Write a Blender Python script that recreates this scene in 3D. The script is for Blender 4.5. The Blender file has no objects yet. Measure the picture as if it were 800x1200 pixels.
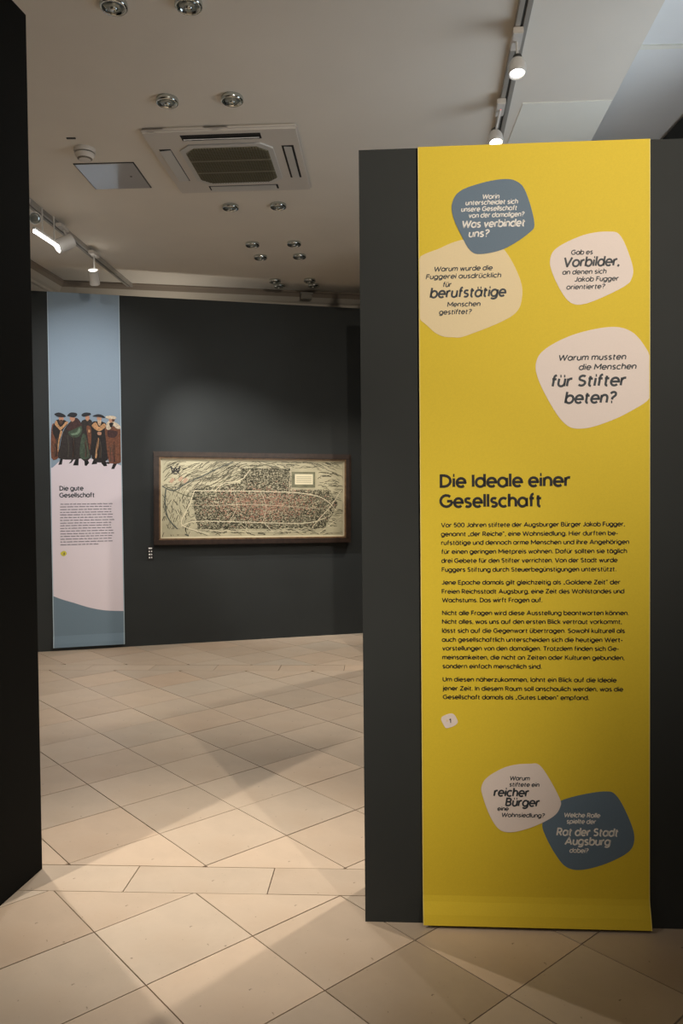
import bpy, bmesh, math, random
from mathutils import Vector, Matrix
random.seed(7)
PI = math.pi
SC = bpy.context.scene
COL = SC.collection

# ---------------------------------------------------------------- camera
def make_camera():
    cd = bpy.data.cameras.new('camera'); co = bpy.data.objects.new('camera', cd); COL.objects.link(co)
    p, r = -2.48912e-02, -9.32847e-03
    fwd = Vector((0, math.cos(p), math.sin(p))); up0 = Vector((0, -math.sin(p), math.cos(p))); rt0 = Vector((1, 0, 0))
    rt = math.cos(r)*rt0 + math.sin(r)*up0; up = -math.sin(r)*rt0 + math.cos(r)*up0
    M = Matrix((rt, up, -fwd)).transposed().to_4x4(); M.translation = (0, 0, 1.5)
    co.matrix_world = M
    cd.sensor_fit = 'VERTICAL'; cd.sensor_height = 36.0; cd.lens = 903.03/1200*36; cd.clip_start = 0.05
    SC.camera = co
make_camera()

# ---------------------------------------------------------------- world, exposure
W = bpy.data.worlds.new('world'); SC.world = W; W.use_nodes = True
W.node_tree.nodes['Background'].inputs[0].default_value = (0.62, 0.76, 1.0, 1)
W.node_tree.nodes['Background'].inputs[1].default_value = 0.3
SC.view_settings.view_transform = 'Standard'; SC.view_settings.look = 'None'
SC.view_settings.gamma = 1.0; SC.view_settings.use_curve_mapping = False
SC.view_settings.exposure = 0.0
try: SC.cycles.max_bounces = 8
except Exception: pass

WARM = (1.0, 0.89, 0.76); NEUT = (1.0, 0.96, 0.92)
def spot_light(name, loc, target, watts, angle, blend=0.5, color=WARM, size=0.03, parent=None):
    l = bpy.data.lights.new(name, 'SPOT'); l.energy = watts; l.spot_size = math.radians(angle); l.spot_blend = blend
    l.color = color; l.shadow_soft_size = size
    o = bpy.data.objects.new(name, l); COL.objects.link(o); o.location = loc
    o.rotation_euler = (Vector(target)-Vector(loc)).to_track_quat('-Z', 'Y').to_euler()
    return o
def area_light(name, loc, target, watts, sx, sy, color):
    l = bpy.data.lights.new(name, 'AREA'); l.energy = watts; l.shape = 'RECTANGLE'; l.size = sx; l.size_y = sy; l.color = color
    o = bpy.data.objects.new(name, l); COL.objects.link(o); o.location = loc
    o.rotation_euler = (Vector(target)-Vector(loc)).to_track_quat('-Z', 'Y').to_euler()
    return o
# the track spots whose lamps throw the crossing wedges of light on the floor
spot_light('spot_floor_left_rear', (-2.28, 4.42, 3.42), (-0.72, 2.75, 0), 245, 44, 0.9)
spot_light('spot_floor_right_rear', (0.86, 3.80, 3.36), (-0.45, 2.35, 0), 210, 52, 0.8)
spot_light('spot_floor_left_front', (-2.22, 1.40, 3.45), (-0.15, 3.65, 0), 380, 44, 0.9)
spot_light('spot_floor_right_front', (1.70, -0.72, 3.48), (-0.60, 3.60, 0), 200, 26, 1.0)
spot_light('spot_banner_front', (1.66, -0.64, 3.50), (0.60, 2.62, 2.45), 430, 60, 1.0)
spot_light('spot_right_far', (0.98, 4.46, 3.45), (-0.3, 7.0, 0), 200, 75, 0.6)
spot_light('spot_rear_right', (1.20, 7.45, 3.40), (-0.4, 6.9, 0), 160, 80, 0.6)
spot_light('spot_map', (-2.07, 6.30, 3.38), (-0.92, 7.9, 1.50), 330, 46, 1.0, NEUT)
spot_light('spot_blue_banner', (-2.0, 5.2, 3.45), (-2.42, 7.5, 2.2), 150, 58, 1.0, (1.0, .98, .97))
spot_light('fill_spot_far_floor', (-1.2, 5.1, 3.60), (-1.15, 5.2, 0), 130, 112, 0.9, NEUT)  # added spot, not on a track, to brighten the middle floor
area_light('fill_light_behind_partition', (-1.8, 8.03, 2.9), (-1.8, 8.06, 3.7), 2.2, .4, .12, (1, .90, .78))  # added unseen fill light for the gap and cornice behind the partition
# added soft fill lights, near and far, standing for ambient light in the hall
area_light('fill_light_near', (0.3, -1.2, 3.6), (0.3, -1.2, 0), 22, 2.5, 2.0, (1, .90, .80))
area_light('fill_light_far', (-0.6, 5.4, 3.66), (-0.6, 5.4, 0), 26, 1.6, 1.6, (1, .93, .86))

# ---------------------------------------------------------------- materials
MATS = {}
def mat(name, color, rough=0.6, metal=0.0, noise=0.0, nscale=40, bump=0.0, bscale=200, emit=None, estr=0, coat=0.0, objcol=False, spec=None):
    if name in MATS: return MATS[name]
    m = bpy.data.materials.new(name); m.use_nodes = True; nt = m.node_tree; b = nt.nodes['Principled BSDF']
    b.inputs['Base Color'].default_value = (*color, 1); b.inputs['Roughness'].default_value = rough
    b.inputs['Metallic'].default_value = metal
    if spec is not None: b.inputs['Specular IOR Level'].default_value = spec
    if coat: b.inputs['Coat Weight'].default_value = coat; b.inputs['Coat Roughness'].default_value = 0.08
    tc = nt.nodes.new('ShaderNodeTexCoord'); src = None
    if noise or objcol:
        n = nt.nodes.new('ShaderNodeTexNoise'); n.inputs['Scale'].default_value = nscale; n.inputs['Detail'].default_value = 5
        nt.links.new(tc.outputs['Object'], n.inputs['Vector'])
        mr = nt.nodes.new('ShaderNodeMapRange'); mr.inputs['From Min'].default_value = .3; mr.inputs['From Max'].default_value = .7
        mr.inputs['To Min'].default_value = 1-noise; mr.inputs['To Max'].default_value = 1+noise
        nt.links.new(n.outputs['Fac'], mr.inputs['Value'])
        mx = nt.nodes.new('ShaderNodeVectorMath'); mx.operation = 'SCALE'; mx.inputs[0].default_value = color
        nt.links.new(mr.outputs['Result'], mx.inputs['Scale']); src = mx.outputs[0]
        if objcol:
            oi = nt.nodes.new('ShaderNodeObjectInfo'); m2 = nt.nodes.new('ShaderNodeVectorMath'); m2.operation = 'MULTIPLY'
            nt.links.new(src, m2.inputs[0]); nt.links.new(oi.outputs['Color'], m2.inputs[1]); src = m2.outputs[0]
        nt.links.new(src, b.inputs['Base Color'])
    if bump:
        n2 = nt.nodes.new('ShaderNodeTexNoise'); n2.inputs['Scale'].default_value = bscale; n2.inputs['Detail'].default_value = 3
        nt.links.new(tc.outputs['Object'], n2.inputs['Vector'])
        bp = nt.nodes.new('ShaderNodeBump'); bp.inputs['Strength'].default_value = bump; bp.inputs['Distance'].default_value = 0.002
        nt.links.new(n2.outputs['Fac'], bp.inputs['Height']); nt.links.new(bp.outputs['Normal'], b.inputs['Normal'])
    if emit: b.inputs['Emission Color'].default_value = (*emit, 1); b.inputs['Emission Strength'].default_value = estr
    MATS[name] = m; return m
def srgb(r, g, b):
    f = lambda c: (c/255/12.92 if c/255 <= .04045 else ((c/255+.055)/1.055)**2.4)
    return (f(r), f(g), f(b))

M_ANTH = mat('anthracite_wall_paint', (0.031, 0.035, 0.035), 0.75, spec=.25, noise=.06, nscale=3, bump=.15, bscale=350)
M_ANTH_L = mat('anthracite_wall_shaded', (0.009, 0.009, 0.008), 0.85, spec=.08, noise=.06, nscale=3, bump=.15, bscale=350)  # anthracite darkened for the left partition, its shade put into the colour
M_CEIL = mat('ceiling_plaster', (0.80, 0.75, 0.66), 0.85, noise=.03, nscale=1.5, bump=.25, bscale=90)
M_CEIL_L = mat('pale_trim_and_light_patch', (0.88, 0.87, 0.78), 0.85, noise=.03, nscale=2, bump=.1, bscale=90)
M_RECESS = mat('cool_white_plaster', (0.86, 0.87, 0.86), 0.85, noise=.03, nscale=2, bump=.2, bscale=60)
M_WHITEW = mat('white_room_wall', (0.62, 0.57, 0.50), 0.85, noise=.03, nscale=1)
M_CORN = mat('cornice_paint', (0.55, 0.50, 0.42), 0.7)
M_CORND = mat('cornice_shade', (0.27, 0.22, 0.17), 0.75)
M_GROUT = mat('grout', (0.13, 0.095, 0.07), 0.95, noise=.15, nscale=30)
M_HALL = mat('hall_floor_stone', (0.50, 0.42, 0.33), 0.6, noise=.08, nscale=4)
M_YEL = mat('yellow_fabric', (0.76, 0.575, 0.030), 0.7, noise=.03, nscale=250, bump=.12, bscale=900)
M_YELE = mat('yellow_edge_highlight', (0.86, 0.72, 0.22), 0.6)
M_BLUEB = mat('slate_blue_print', srgb(98, 120, 140), 0.65, noise=.03, nscale=250)
M_BLUEF = mat('grey_blue_fabric', srgb(140, 160, 178), 0.7, noise=.03, nscale=250)
M_BLUED = mat('blue_edge_highlight', srgb(170, 190, 202), 0.7)
M_SLATE = mat('slate_fabric', srgb(108, 130, 146), 0.7, noise=.03, nscale=250)
M_WHT = mat('soft_white_print', srgb(236, 224, 218), 0.7, noise=.015, nscale=250)
M_CREAM = mat('cream_print', srgb(236, 218, 176), 0.7, noise=.02, nscale=250)
M_WPANEL = mat('pinkish_white_print', srgb(226, 216, 224), 0.7, noise=.015, nscale=250)
M_INK = mat('black_ink', (0.012, 0.011, 0.012), 0.6)
M_INKD = mat('slate_ink', srgb(52, 60, 68), 0.6)
M_INKW = mat('white_ink', (0.85, 0.83, 0.80), 0.6)
M_INKG = mat('grey_ink', srgb(128, 122, 132), 0.6)
M_PLAST = mat('white_plastic', (0.66, 0.62, 0.56), 0.45)
M_PLASTE = mat('white_enamel', (0.60, 0.59, 0.56), 0.35)
M_HATCH = mat('glossy_white_hatch', (0.56, 0.54, 0.52), 0.12, coat=1.0, spec=.8)
M_DARK = mat('dark_void', (0.008, 0.008, 0.008), 0.7)
M_CHROME = mat('chrome', (0.62, 0.66, 0.64), 0.15, metal=1.0)
M_GLASSY = mat('frosted_lamp_glass', (0.30, 0.33, 0.31), 0.15, metal=.6)
M_RAIL = mat('rail_aluminium', (0.42, 0.40, 0.36), 0.45, metal=.3)
M_RAILD = mat('rail_slot', (0.03, 0.03, 0.025), 0.6)
M_LAMPW = mat('lamp_lens_neutral', (1, 1, 1), 0.5, emit=(1, .95, .88), estr=5)
M_LAMPY = mat('lamp_lens_warm', (1, 1, 1), 0.5, emit=(1, .86, .68), estr=9)
M_TUBE = mat('lamp_tube_glow', (1, 1, 1), 0.5, emit=(1, .96, .9), estr=4)
M_RED = mat('red_indicator', (1, .1, .08), 0.5, emit=(1, .12, .08), estr=4)
M_WOOD = mat('dark_brown_wood', (0.028, 0.016, 0.011), 0.4, noise=.3, nscale=25, coat=.3)
M_WOODL = mat('brown_inner_wood', (0.20, 0.12, 0.06), 0.4, noise=.3, nscale=25)
M_PAPER = mat('map_parchment', (0.46, 0.425, 0.28), 0.40, noise=.12, nscale=9, spec=.6)
M_MAPINK = mat('map_olive_ink', (0.072, 0.069, 0.042), 0.6, noise=.3, nscale=8)
M_MAPDK = mat('map_dark_ink', (0.03, 0.03, 0.028), 0.6)
M_MAPGR = mat('map_grey_green_wash', (0.16, 0.16, 0.095), 0.55, noise=.3, nscale=15)
M_MAPRED = mat('map_roof_red', (0.42, 0.22, 0.15), 0.55, noise=.2, nscale=20)
M_MAPLT = mat('map_pale_road', (0.72, 0.66, 0.46), 0.45)
M_MAPRIV = mat('map_river_grey', (0.09, 0.10, 0.08), 0.5)

def tile_material():
    m = mat('limestone_tile', (0.50, 0.405, 0.31), 0.42, objcol=True, noise=.06, nscale=6, bump=.12, bscale=60, spec=.35)
    nt = m.node_tree; b = nt.nodes['Principled BSDF']
    src = b.inputs['Base Color'].links[0].from_socket
    tc = nt.nodes.new('ShaderNodeTexCoord')
    def spots(scale, lo, hi, colr):
        nonlocal src
        n = nt.nodes.new('ShaderNodeTexNoise'); n.inputs['Scale'].default_value = scale; n.inputs['Detail'].default_value = 4
        nt.links.new(tc.outputs['Object'], n.inputs['Vector'])
        r = nt.nodes.new('ShaderNodeMapRange'); r.inputs['From Min'].default_value = lo; r.inputs['From Max'].default_value = hi
        nt.links.new(n.outputs['Fac'], r.inputs['Value'])
        mx = nt.nodes.new('ShaderNodeMix'); mx.data_type = 'RGBA'; mx.blend_type = 'MULTIPLY'
        nt.links.new(r.outputs[0], mx.inputs[0]); nt.links.new(src, mx.inputs[6]); mx.inputs[7].default_value = (*colr, 1)
        src = mx.outputs[2]
    spots(30, .685, .72, (.45, .42, .40)); spots(3.2, .5, .68, (.90, .88, .86)); spots(95, .70, .76, (.6, .57, .55))
    nt.links.new(src, b.inputs['Base Color'])
    return m
M_TILE = tile_material()

# ---------------------------------------------------------------- helpers
def link(name, me, m=None, parent=None, loc=None, rz=None):
    o = bpy.data.objects.new(name, me); COL.objects.link(o)
    if m is not None and me is not None:
        for mm in (m if isinstance(m, (list, tuple)) else [m]): me.materials.append(mm)
    if parent is not None: o.parent = parent
    if loc is not None: o.location = loc
    if rz is not None: o.rotation_euler = (0, 0, rz)
    return o
def obj(name, bm, m, parent=None, loc=None, smooth=False):
    bmesh.ops.recalc_face_normals(bm, faces=bm.faces[:])
    me = bpy.data.meshes.new(name); bm.to_mesh(me); bm.free()
    if smooth:
        for p in me.polygons: p.use_smooth = True
    return link(name, me, m, parent, loc)
def struct(o): o['kind'] = 'structure'; return o
def tag(o, label=None, cat=None, group=None):
    if label: o['label'] = label
    if cat: o['category'] = cat
    if group: o['group'] = group
    return o
def thing(name, label, cat, loc=(0, 0, 0), rz=0, group=None):
    o = bpy.data.objects.new(name, None); COL.objects.link(o); o.empty_display_size = .1
    o.location = loc; o.rotation_euler = (0, 0, rz); return tag(o, label, cat, group)
def box(bm, x0, x1, y0, y1, z0, z1, bev=0):
    b2 = bmesh.new()
    vs = [b2.verts.new(p) for p in [(x0,y0,z0),(x1,y0,z0),(x1,y1,z0),(x0,y1,z0),(x0,y0,z1),(x1,y0,z1),(x1,y1,z1),(x0,y1,z1)]]
    for f in [(0,3,2,1),(4,5,6,7),(0,1,5,4),(1,2,6,5),(2,3,7,6),(3,0,4,7)]: b2.faces.new([vs[i] for i in f])
    if bev: bmesh.ops.bevel(b2, geom=b2.edges[:], offset=bev, segments=2, affect='EDGES')
    merge(bm, b2)
def merge(bm, b2, M=None):
    if M is not None: bmesh.ops.transform(b2, matrix=M, verts=b2.verts[:])
    t = bpy.data.meshes.new('tmp'); b2.to_mesh(t); b2.free(); bm.from_mesh(t); bpy.data.meshes.remove(t)
def B(*a, **k):
    bm = bmesh.new(); box(bm, *a, **k); return bm
def prism(pts, z0, z1, bm=None):
    bm = bm or bmesh.new()
    lo = [bm.verts.new((x, y, z0)) for x, y in pts]; hi = [bm.verts.new((x, y, z1)) for x, y in pts]; n = len(pts)
    bm.faces.new(lo[::-1]); bm.faces.new(hi)
    for i in range(n): bm.faces.new((lo[i], lo[(i+1) % n], hi[(i+1) % n], hi[i]))
    return bm
def slab(pts, y0, y1, bm=None):            # outline in local x/z, thickness along y
    bm = bm or bmesh.new()
    lo = [bm.verts.new((x, y0, z)) for x, z in pts]; hi = [bm.verts.new((x, y1, z)) for x, z in pts]; n = len(pts)
    f1 = bm.faces.new(lo[::-1]); f2 = bm.faces.new(hi)
    for i in range(n): bm.faces.new((lo[i], lo[(i+1) % n], hi[(i+1) % n], hi[i]))
    bmesh.ops.triangulate(bm, faces=[f1, f2])
    return bm
def lathe(prof, n=24, bm=None, M=None):     # prof: (r, z)
    b2 = bmesh.new(); rings = []
    for r, z in prof:
        rings.append([b2.verts.new((r*math.cos(2*PI*i/n), r*math.sin(2*PI*i/n), z)) for i in range(n)] if r > 1e-6 else [b2.verts.new((0, 0, z))])
    for a, b in zip(rings, rings[1:]):
        for i in range(n):
            j = (i+1) % n
            if len(a) == 1 and len(b) == 1: continue
            if len(a) == 1: b2.faces.new((a[0], b[i], b[j]))
            elif len(b) == 1: b2.faces.new((a[i], a[j], b[0]))
            else: b2.faces.new((a[i], a[j], b[j], b[i]))
    bm = bm or bmesh.new(); merge(bm, b2, M); return bm
def smooth_loop(P, n=6):
    out = []; k = len(P)
    for i in range(k):
        p0, p1, p2, p3 = (Vector(P[(i+j-1) % k]) for j in range(4))
        for s in range(n):
            t = s/n
            out.append(0.5*((2*p1)+(p2-p0)*t+(2*p0-5*p1+4*p2-p3)*t*t+(3*p1-p0-3*p2+p3)*t**3))
    return [(v[0], v[1]) for v in out]
def smooth_open(P, n=6):
    Q = [P[0]]+list(P)+[P[-1]]; out = []
    for i in range(1, len(Q)-2):
        p0, p1, p2, p3 = (Vector(Q[i+j-1]) for j in range(4))
        for s in range(n):
            t = s/n
            out.append(0.5*((2*p1)+(p2-p0)*t+(2*p0-5*p1+4*p2-p3)*t*t+(3*p1-p0-3*p2+p3)*t**3))
    out.append(Vector(P[-1])); return [(v[0], v[1]) for v in out]
def ribbon(bm, pts, w, y, closed=False):     # flat stroke in local x/z at depth y; sharp corners are split and overlapped
    cuts = []; n = len(pts)
    for i in range(0 if closed else 1, n if closed else n-1):
        a, b, c = pts[i-1], pts[i], pts[(i+1) % n]
        d1 = Vector((b[0]-a[0], b[1]-a[1])); d2 = Vector((c[0]-b[0], c[1]-b[1]))
        if d1.length > 1e-9 and d2.length > 1e-9 and d1.normalized().dot(d2.normalized()) < .45: cuts.append(i)
    if cuts:
        if closed: P_ = list(pts[cuts[0]:])+list(pts[:cuts[0]])+[pts[cuts[0]]]; idx = [0]+[c-cuts[0] for c in cuts[1:]]+[n]
        else: P_ = list(pts); idx = [0]+cuts+[n-1]
        for a, b in zip(idx, idx[1:]):
            q = [tuple(p) for p in P_[a:b+1]]
            if len(q) < 2: continue
            def ext(p0, p1):
                d = Vector((p1[0]-p0[0], p1[1]-p0[1]))
                return p1 if d.length < 1e-9 else (p1[0]+d.normalized().x*w*.36, p1[1]+d.normalized().y*w*.36)
            if a != 0 or closed: q[0] = ext(q[1], q[0])
            if b != len(P_)-1 or closed: q[-1] = ext(q[-2], q[-1])
            ribbon_(bm, q, w, y, False)
    else: ribbon_(bm, pts, w, y, closed)
def ribbon_(bm, pts, w, y, closed):
    n = len(pts); L = []; R = []
    for i in range(n):
        if closed: a, b, c = pts[i-1], pts[i], pts[(i+1) % n]
        else: a, b, c = pts[max(i-1, 0)], pts[i], pts[min(i+1, n-1)]
        d1 = Vector((b[0]-a[0], b[1]-a[1])); d2 = Vector((c[0]-b[0], c[1]-b[1]))
        if d1.length < 1e-9: d1 = d2
        if d2.length < 1e-9: d2 = d1
        if d1.length < 1e-9: d1 = d2 = Vector((1, 0))
        d1 = d1.normalized(); d2 = d2.normalized()
        n1 = Vector((-d1.y, d1.x)); n2 = Vector((-d2.y, d2.x)); m = n1+n2
        if m.length < .3: m = n1; k = 1
        else: m = m.normalized(); k = min(1/max(m.dot(n1), .3), 1.6)
        o = m*(w/2*k)
        L.append(bm.verts.new((b[0]+o.x, y, b[1]+o.y))); R.append(bm.verts.new((b[0]-o.x, y, b[1]-o.y)))
    for i in range(n if closed else n-1):
        j = (i+1) % n
        bm.faces.new((R[i], R[j], L[j], L[i]))
def flat(name, bm, m, parent):               # flat print whose faces look along -y
    bmesh.ops.recalc_face_normals(bm, faces=bm.faces[:])
    me = bpy.data.meshes.new(name); bm.to_mesh(me); bm.free(); return link(name, me, m, parent)

# ---------------------------------------------------------------- lettering: own geometric stroke letters
def arc(cx, cy, rx, ry, a0, a1, n=None):
    n = n or max(3, int(abs(a1-a0)/24))
    return [(cx+rx*math.cos(math.radians(a0+(a1-a0)*i/n)), cy+ry*math.sin(math.radians(a0+(a1-a0)*i/n))) for i in range(n+1)]
O_ = lambda cx, cy, rx, ry: arc(cx, cy, rx, ry, 0, 360, 18)
dot = lambda x, y: [(x-.036, y), (x+.036, y)]
G = {
 'a': (.44, [O_(.21,.25,.21,.25), [(.42,.5),(.42,0)]]), 'b': (.44, [O_(.23,.25,.21,.25), [(.02,.74),(.02,0)]]),
 'c': (.36, [arc(.21,.25,.21,.25,48,312)]), 'd': (.44, [O_(.21,.25,.21,.25), [(.42,.74),(.42,0)]]),
 'e': (.43, [[(.01,.25)]+arc(.215,.25,.21,.25,0,315)]), 'f': (.24, [[(.09,0),(.09,.56)]+arc(.21,.58,.12,.14,180,85), [(0,.47),(.23,.47)]]),
 'g': (.44, [O_(.21,.25,.21,.25), [(.42,.5),(.42,0)]+arc(.21,-.01,.21,.18,0,-145)]),
 'h': (.38, [[(.02,.74),(.02,0)], [(.02,.28)]+arc(.19,.30,.17,.2,170,0)+[(.36,0)]]),
 'i': (.06, [[(.03,.5),(.03,0)], dot(.03,.67)]), 'j': (.1, [[(.08,.5),(.08,-.08)]+arc(-.02,-.08,.1,.12,0,-80), dot(.08,.67)]),
 'k': (.34, [[(.02,.74),(.02,0)], [(.31,.5),(.03,.22)], [(.12,.30),(.34,0)]]), 'l': (.06, [[(.03,.74),(.03,0)]]),
 'm': (.62, [[(.02,.5),(.02,0)], [(.02,.3)]+arc(.17,.33,.145,.17,170,0)+[(.315,0)], [(.315,.3)]+arc(.46,.33,.145,.17,170,0)+[(.605,0)]]),
 'n': (.38, [[(.02,.5),(.02,0)], [(.02,.28)]+arc(.19,.30,.17,.2,170,0)+[(.36,0)]]),
 'o': (.44, [O_(.22,.25,.22,.25)]), 'p': (.44, [O_(.23,.25,.21,.25), [(.02,.5),(.02,-.2)]]), 'q': (.44, [O_(.21,.25,.21,.25), [(.42,.5),(.42,-.2)]]),
 'r': (.24, [[(.02,.5),(.02,0)], [(.02,.26)]+arc(.19,.30,.17,.19,170,70)]),
 's': (.32, [arc(.16,.375,.13,.12,35,225)+[(.16,.25)]+arc(.155,.125,.14,.12,45,-145)]),
 't': (.25, [[(.09,.64),(.09,.12)]+arc(.19,.12,.10,.12,180,280), [(0,.47),(.24,.47)]]),
 'u': (.38, [[(.02,.5),(.02,.2)]+arc(.19,.2,.17,.2,180,350)+[(.36,.22)], [(.36,.5),(.36,0)]]),
 'v': (.38, [[(.01,.5),(.19,.01),(.37,.5)]]), 'w': (.58, [[(.01,.5),(.15,.01),(.29,.46),(.43,.01),(.57,.5)]]),
 'x': (.36, [[(.01,.5),(.35,0)], [(.35,.5),(.01,0)]]), 'y': (.38, [[(.01,.5),(.2,.02)], [(.37,.5),(.12,-.2)]]), 'z': (.34, [[(.02,.47),(.31,.47),(.03,.03),(.33,.03)]]),
 'A': (.58, [[(.01,0),(.29,.68),(.57,0)], [(.12,.21),(.46,.21)]]),
 'B': (.44, [[(.03,.03),(.03,.67),(.22,.67)]+arc(.22,.52,.16,.15,80,-80)+[(.04,.37)], [(.22,.37)]+arc(.22,.20,.19,.17,80,-80)+[(.03,.03)]]),
 'D': (.52, [[(.03,.03),(.03,.67),(.18,.67)]+arc(.18,.35,.32,.32,85,-85)+[(.03,.03)]]),
 'E': (.38, [[(.37,.67),(.03,.67),(.03,.03),(.37,.03)], [(.03,.36),(.33,.36)]]), 'F': (.36, [[(.36,.67),(.03,.67),(.03,0)], [(.03,.35),(.32,.35)]]),
 'G': (.60, [arc(.31,.35,.30,.33,48,345)+[(.60,.33)], [(.34,.34),(.61,.34)]]),
 'H': (.50, [[(.03,.7),(.03,0)], [(.47,.7),(.47,0)], [(.03,.36),(.47,.36)]]), 'I': (.06, [[(.03,.7),(.03,0)]]),
 'J': (.32, [[(.28,.7),(.28,.2)]+arc(.14,.2,.14,.17,0,-150)]), 'K': (.46, [[(.03,.7),(.03,0)], [(.42,.7),(.04,.3)], [(.15,.42),(.46,0)]]),
 'L': (.34, [[(.03,.7),(.03,.03),(.34,.03)]]), 'M': (.64, [[(.03,0),(.03,.66),(.32,.2),(.61,.66),(.61,0)]]), 'N': (.52, [[(.03,0),(.03,.66),(.49,.04),(.49,.7)]]),
 'P': (.42, [[(.03,0),(.03,.67),(.21,.67)]+arc(.21,.49,.18,.18,80,-80)+[(.03,.31)]]),
 'R': (.45, [[(.03,0),(.03,.67),(.21,.67)]+arc(.21,.49,.18,.18,80,-80)+[(.03,.31)], [(.20,.31),(.43,0)]]),
 'S': (.42, [arc(.21,.515,.17,.155,35,225)+[(.21,.36)]+arc(.205,.19,.185,.165,45,-145)]), 'T': (.46, [[(0,.67),(.46,.67)], [(.23,.67),(.23,0)]]),
 'U': (.48, [[(.03,.7),(.03,.24)]+arc(.24,.24,.21,.22,180,360)+[(.45,.7)]]), 'V': (.54, [[(.01,.7),(.27,.01),(.53,.7)]]),
 'W': (.82, [[(.01,.7),(.21,.01),(.41,.64),(.61,.01),(.81,.7)]]), 'Z': (.44, [[(.03,.67),(.41,.67),(.03,.03),(.43,.03)]]),
 '0': (.44, [O_(.22,.35,.21,.33)]), '1': (.2, [[(.0,.52),(.14,.67),(.14,0)]]), '5': (.40, [[(.36,.67),(.09,.67),(.06,.39)]+arc(.2,.22,.18,.20,110,-140)]),
 '.': (.07, [dot(.035,.035)]), ',': (.08, [[(.06,.07),(.01,-.09)]]), '-': (.22, [[(.01,.25),(.21,.25)]]), '?': (.34, [arc(.17,.53,.15,.15,165,-60)+[(.15,.3),(.15,.19)], dot(.15,.035)]),
 '„': (.2, [[(.06,.08),(.01,-.08)], [(.18,.08),(.13,-.08)]]), '“': (.2, [[(.01,.56),(.06,.72)], [(.13,.56),(.18,.72)]]),
}
for k, v in dict(ä='a', ö='o', ü='u').items():
    w_, s_ = G[v]; G[k] = (w_, s_+[dot(w_/2-.1, .66), dot(w_/2+.1, .66)])
def lettering(bm, text, x, z, width, cap, weight, y, slant=0.0):
    adv = 0; places = []
    for ch in text:
        if ch == ' ': adv += .24; continue
        w_, s_ = G[ch]; places.append((adv, s_)); adv += w_+.115
    adv -= .115; sy = cap/.7; sx = width/(adv+.02+slant*.5)
    for a, st in places:
        for s in st:
            pts = [(x+(a+px+slant*py)*sx, z+py*sy) for px, py in s]
            isdot = len(s) == 2 and s[0][1] == s[1][1] and abs(s[1][0]-s[0][0]-.072) < 1e-6
            cl = len(pts) > 4 and abs(s[0][0]-s[-1][0]) < 1e-6 and abs(s[0][1]-s[-1][1]) < 1e-6
            if cl: pts = pts[:-1]
            ribbon(bm, pts, (weight*1.15 if isdot else weight)*min(sy, sx*1.1), y, cl)

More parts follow.
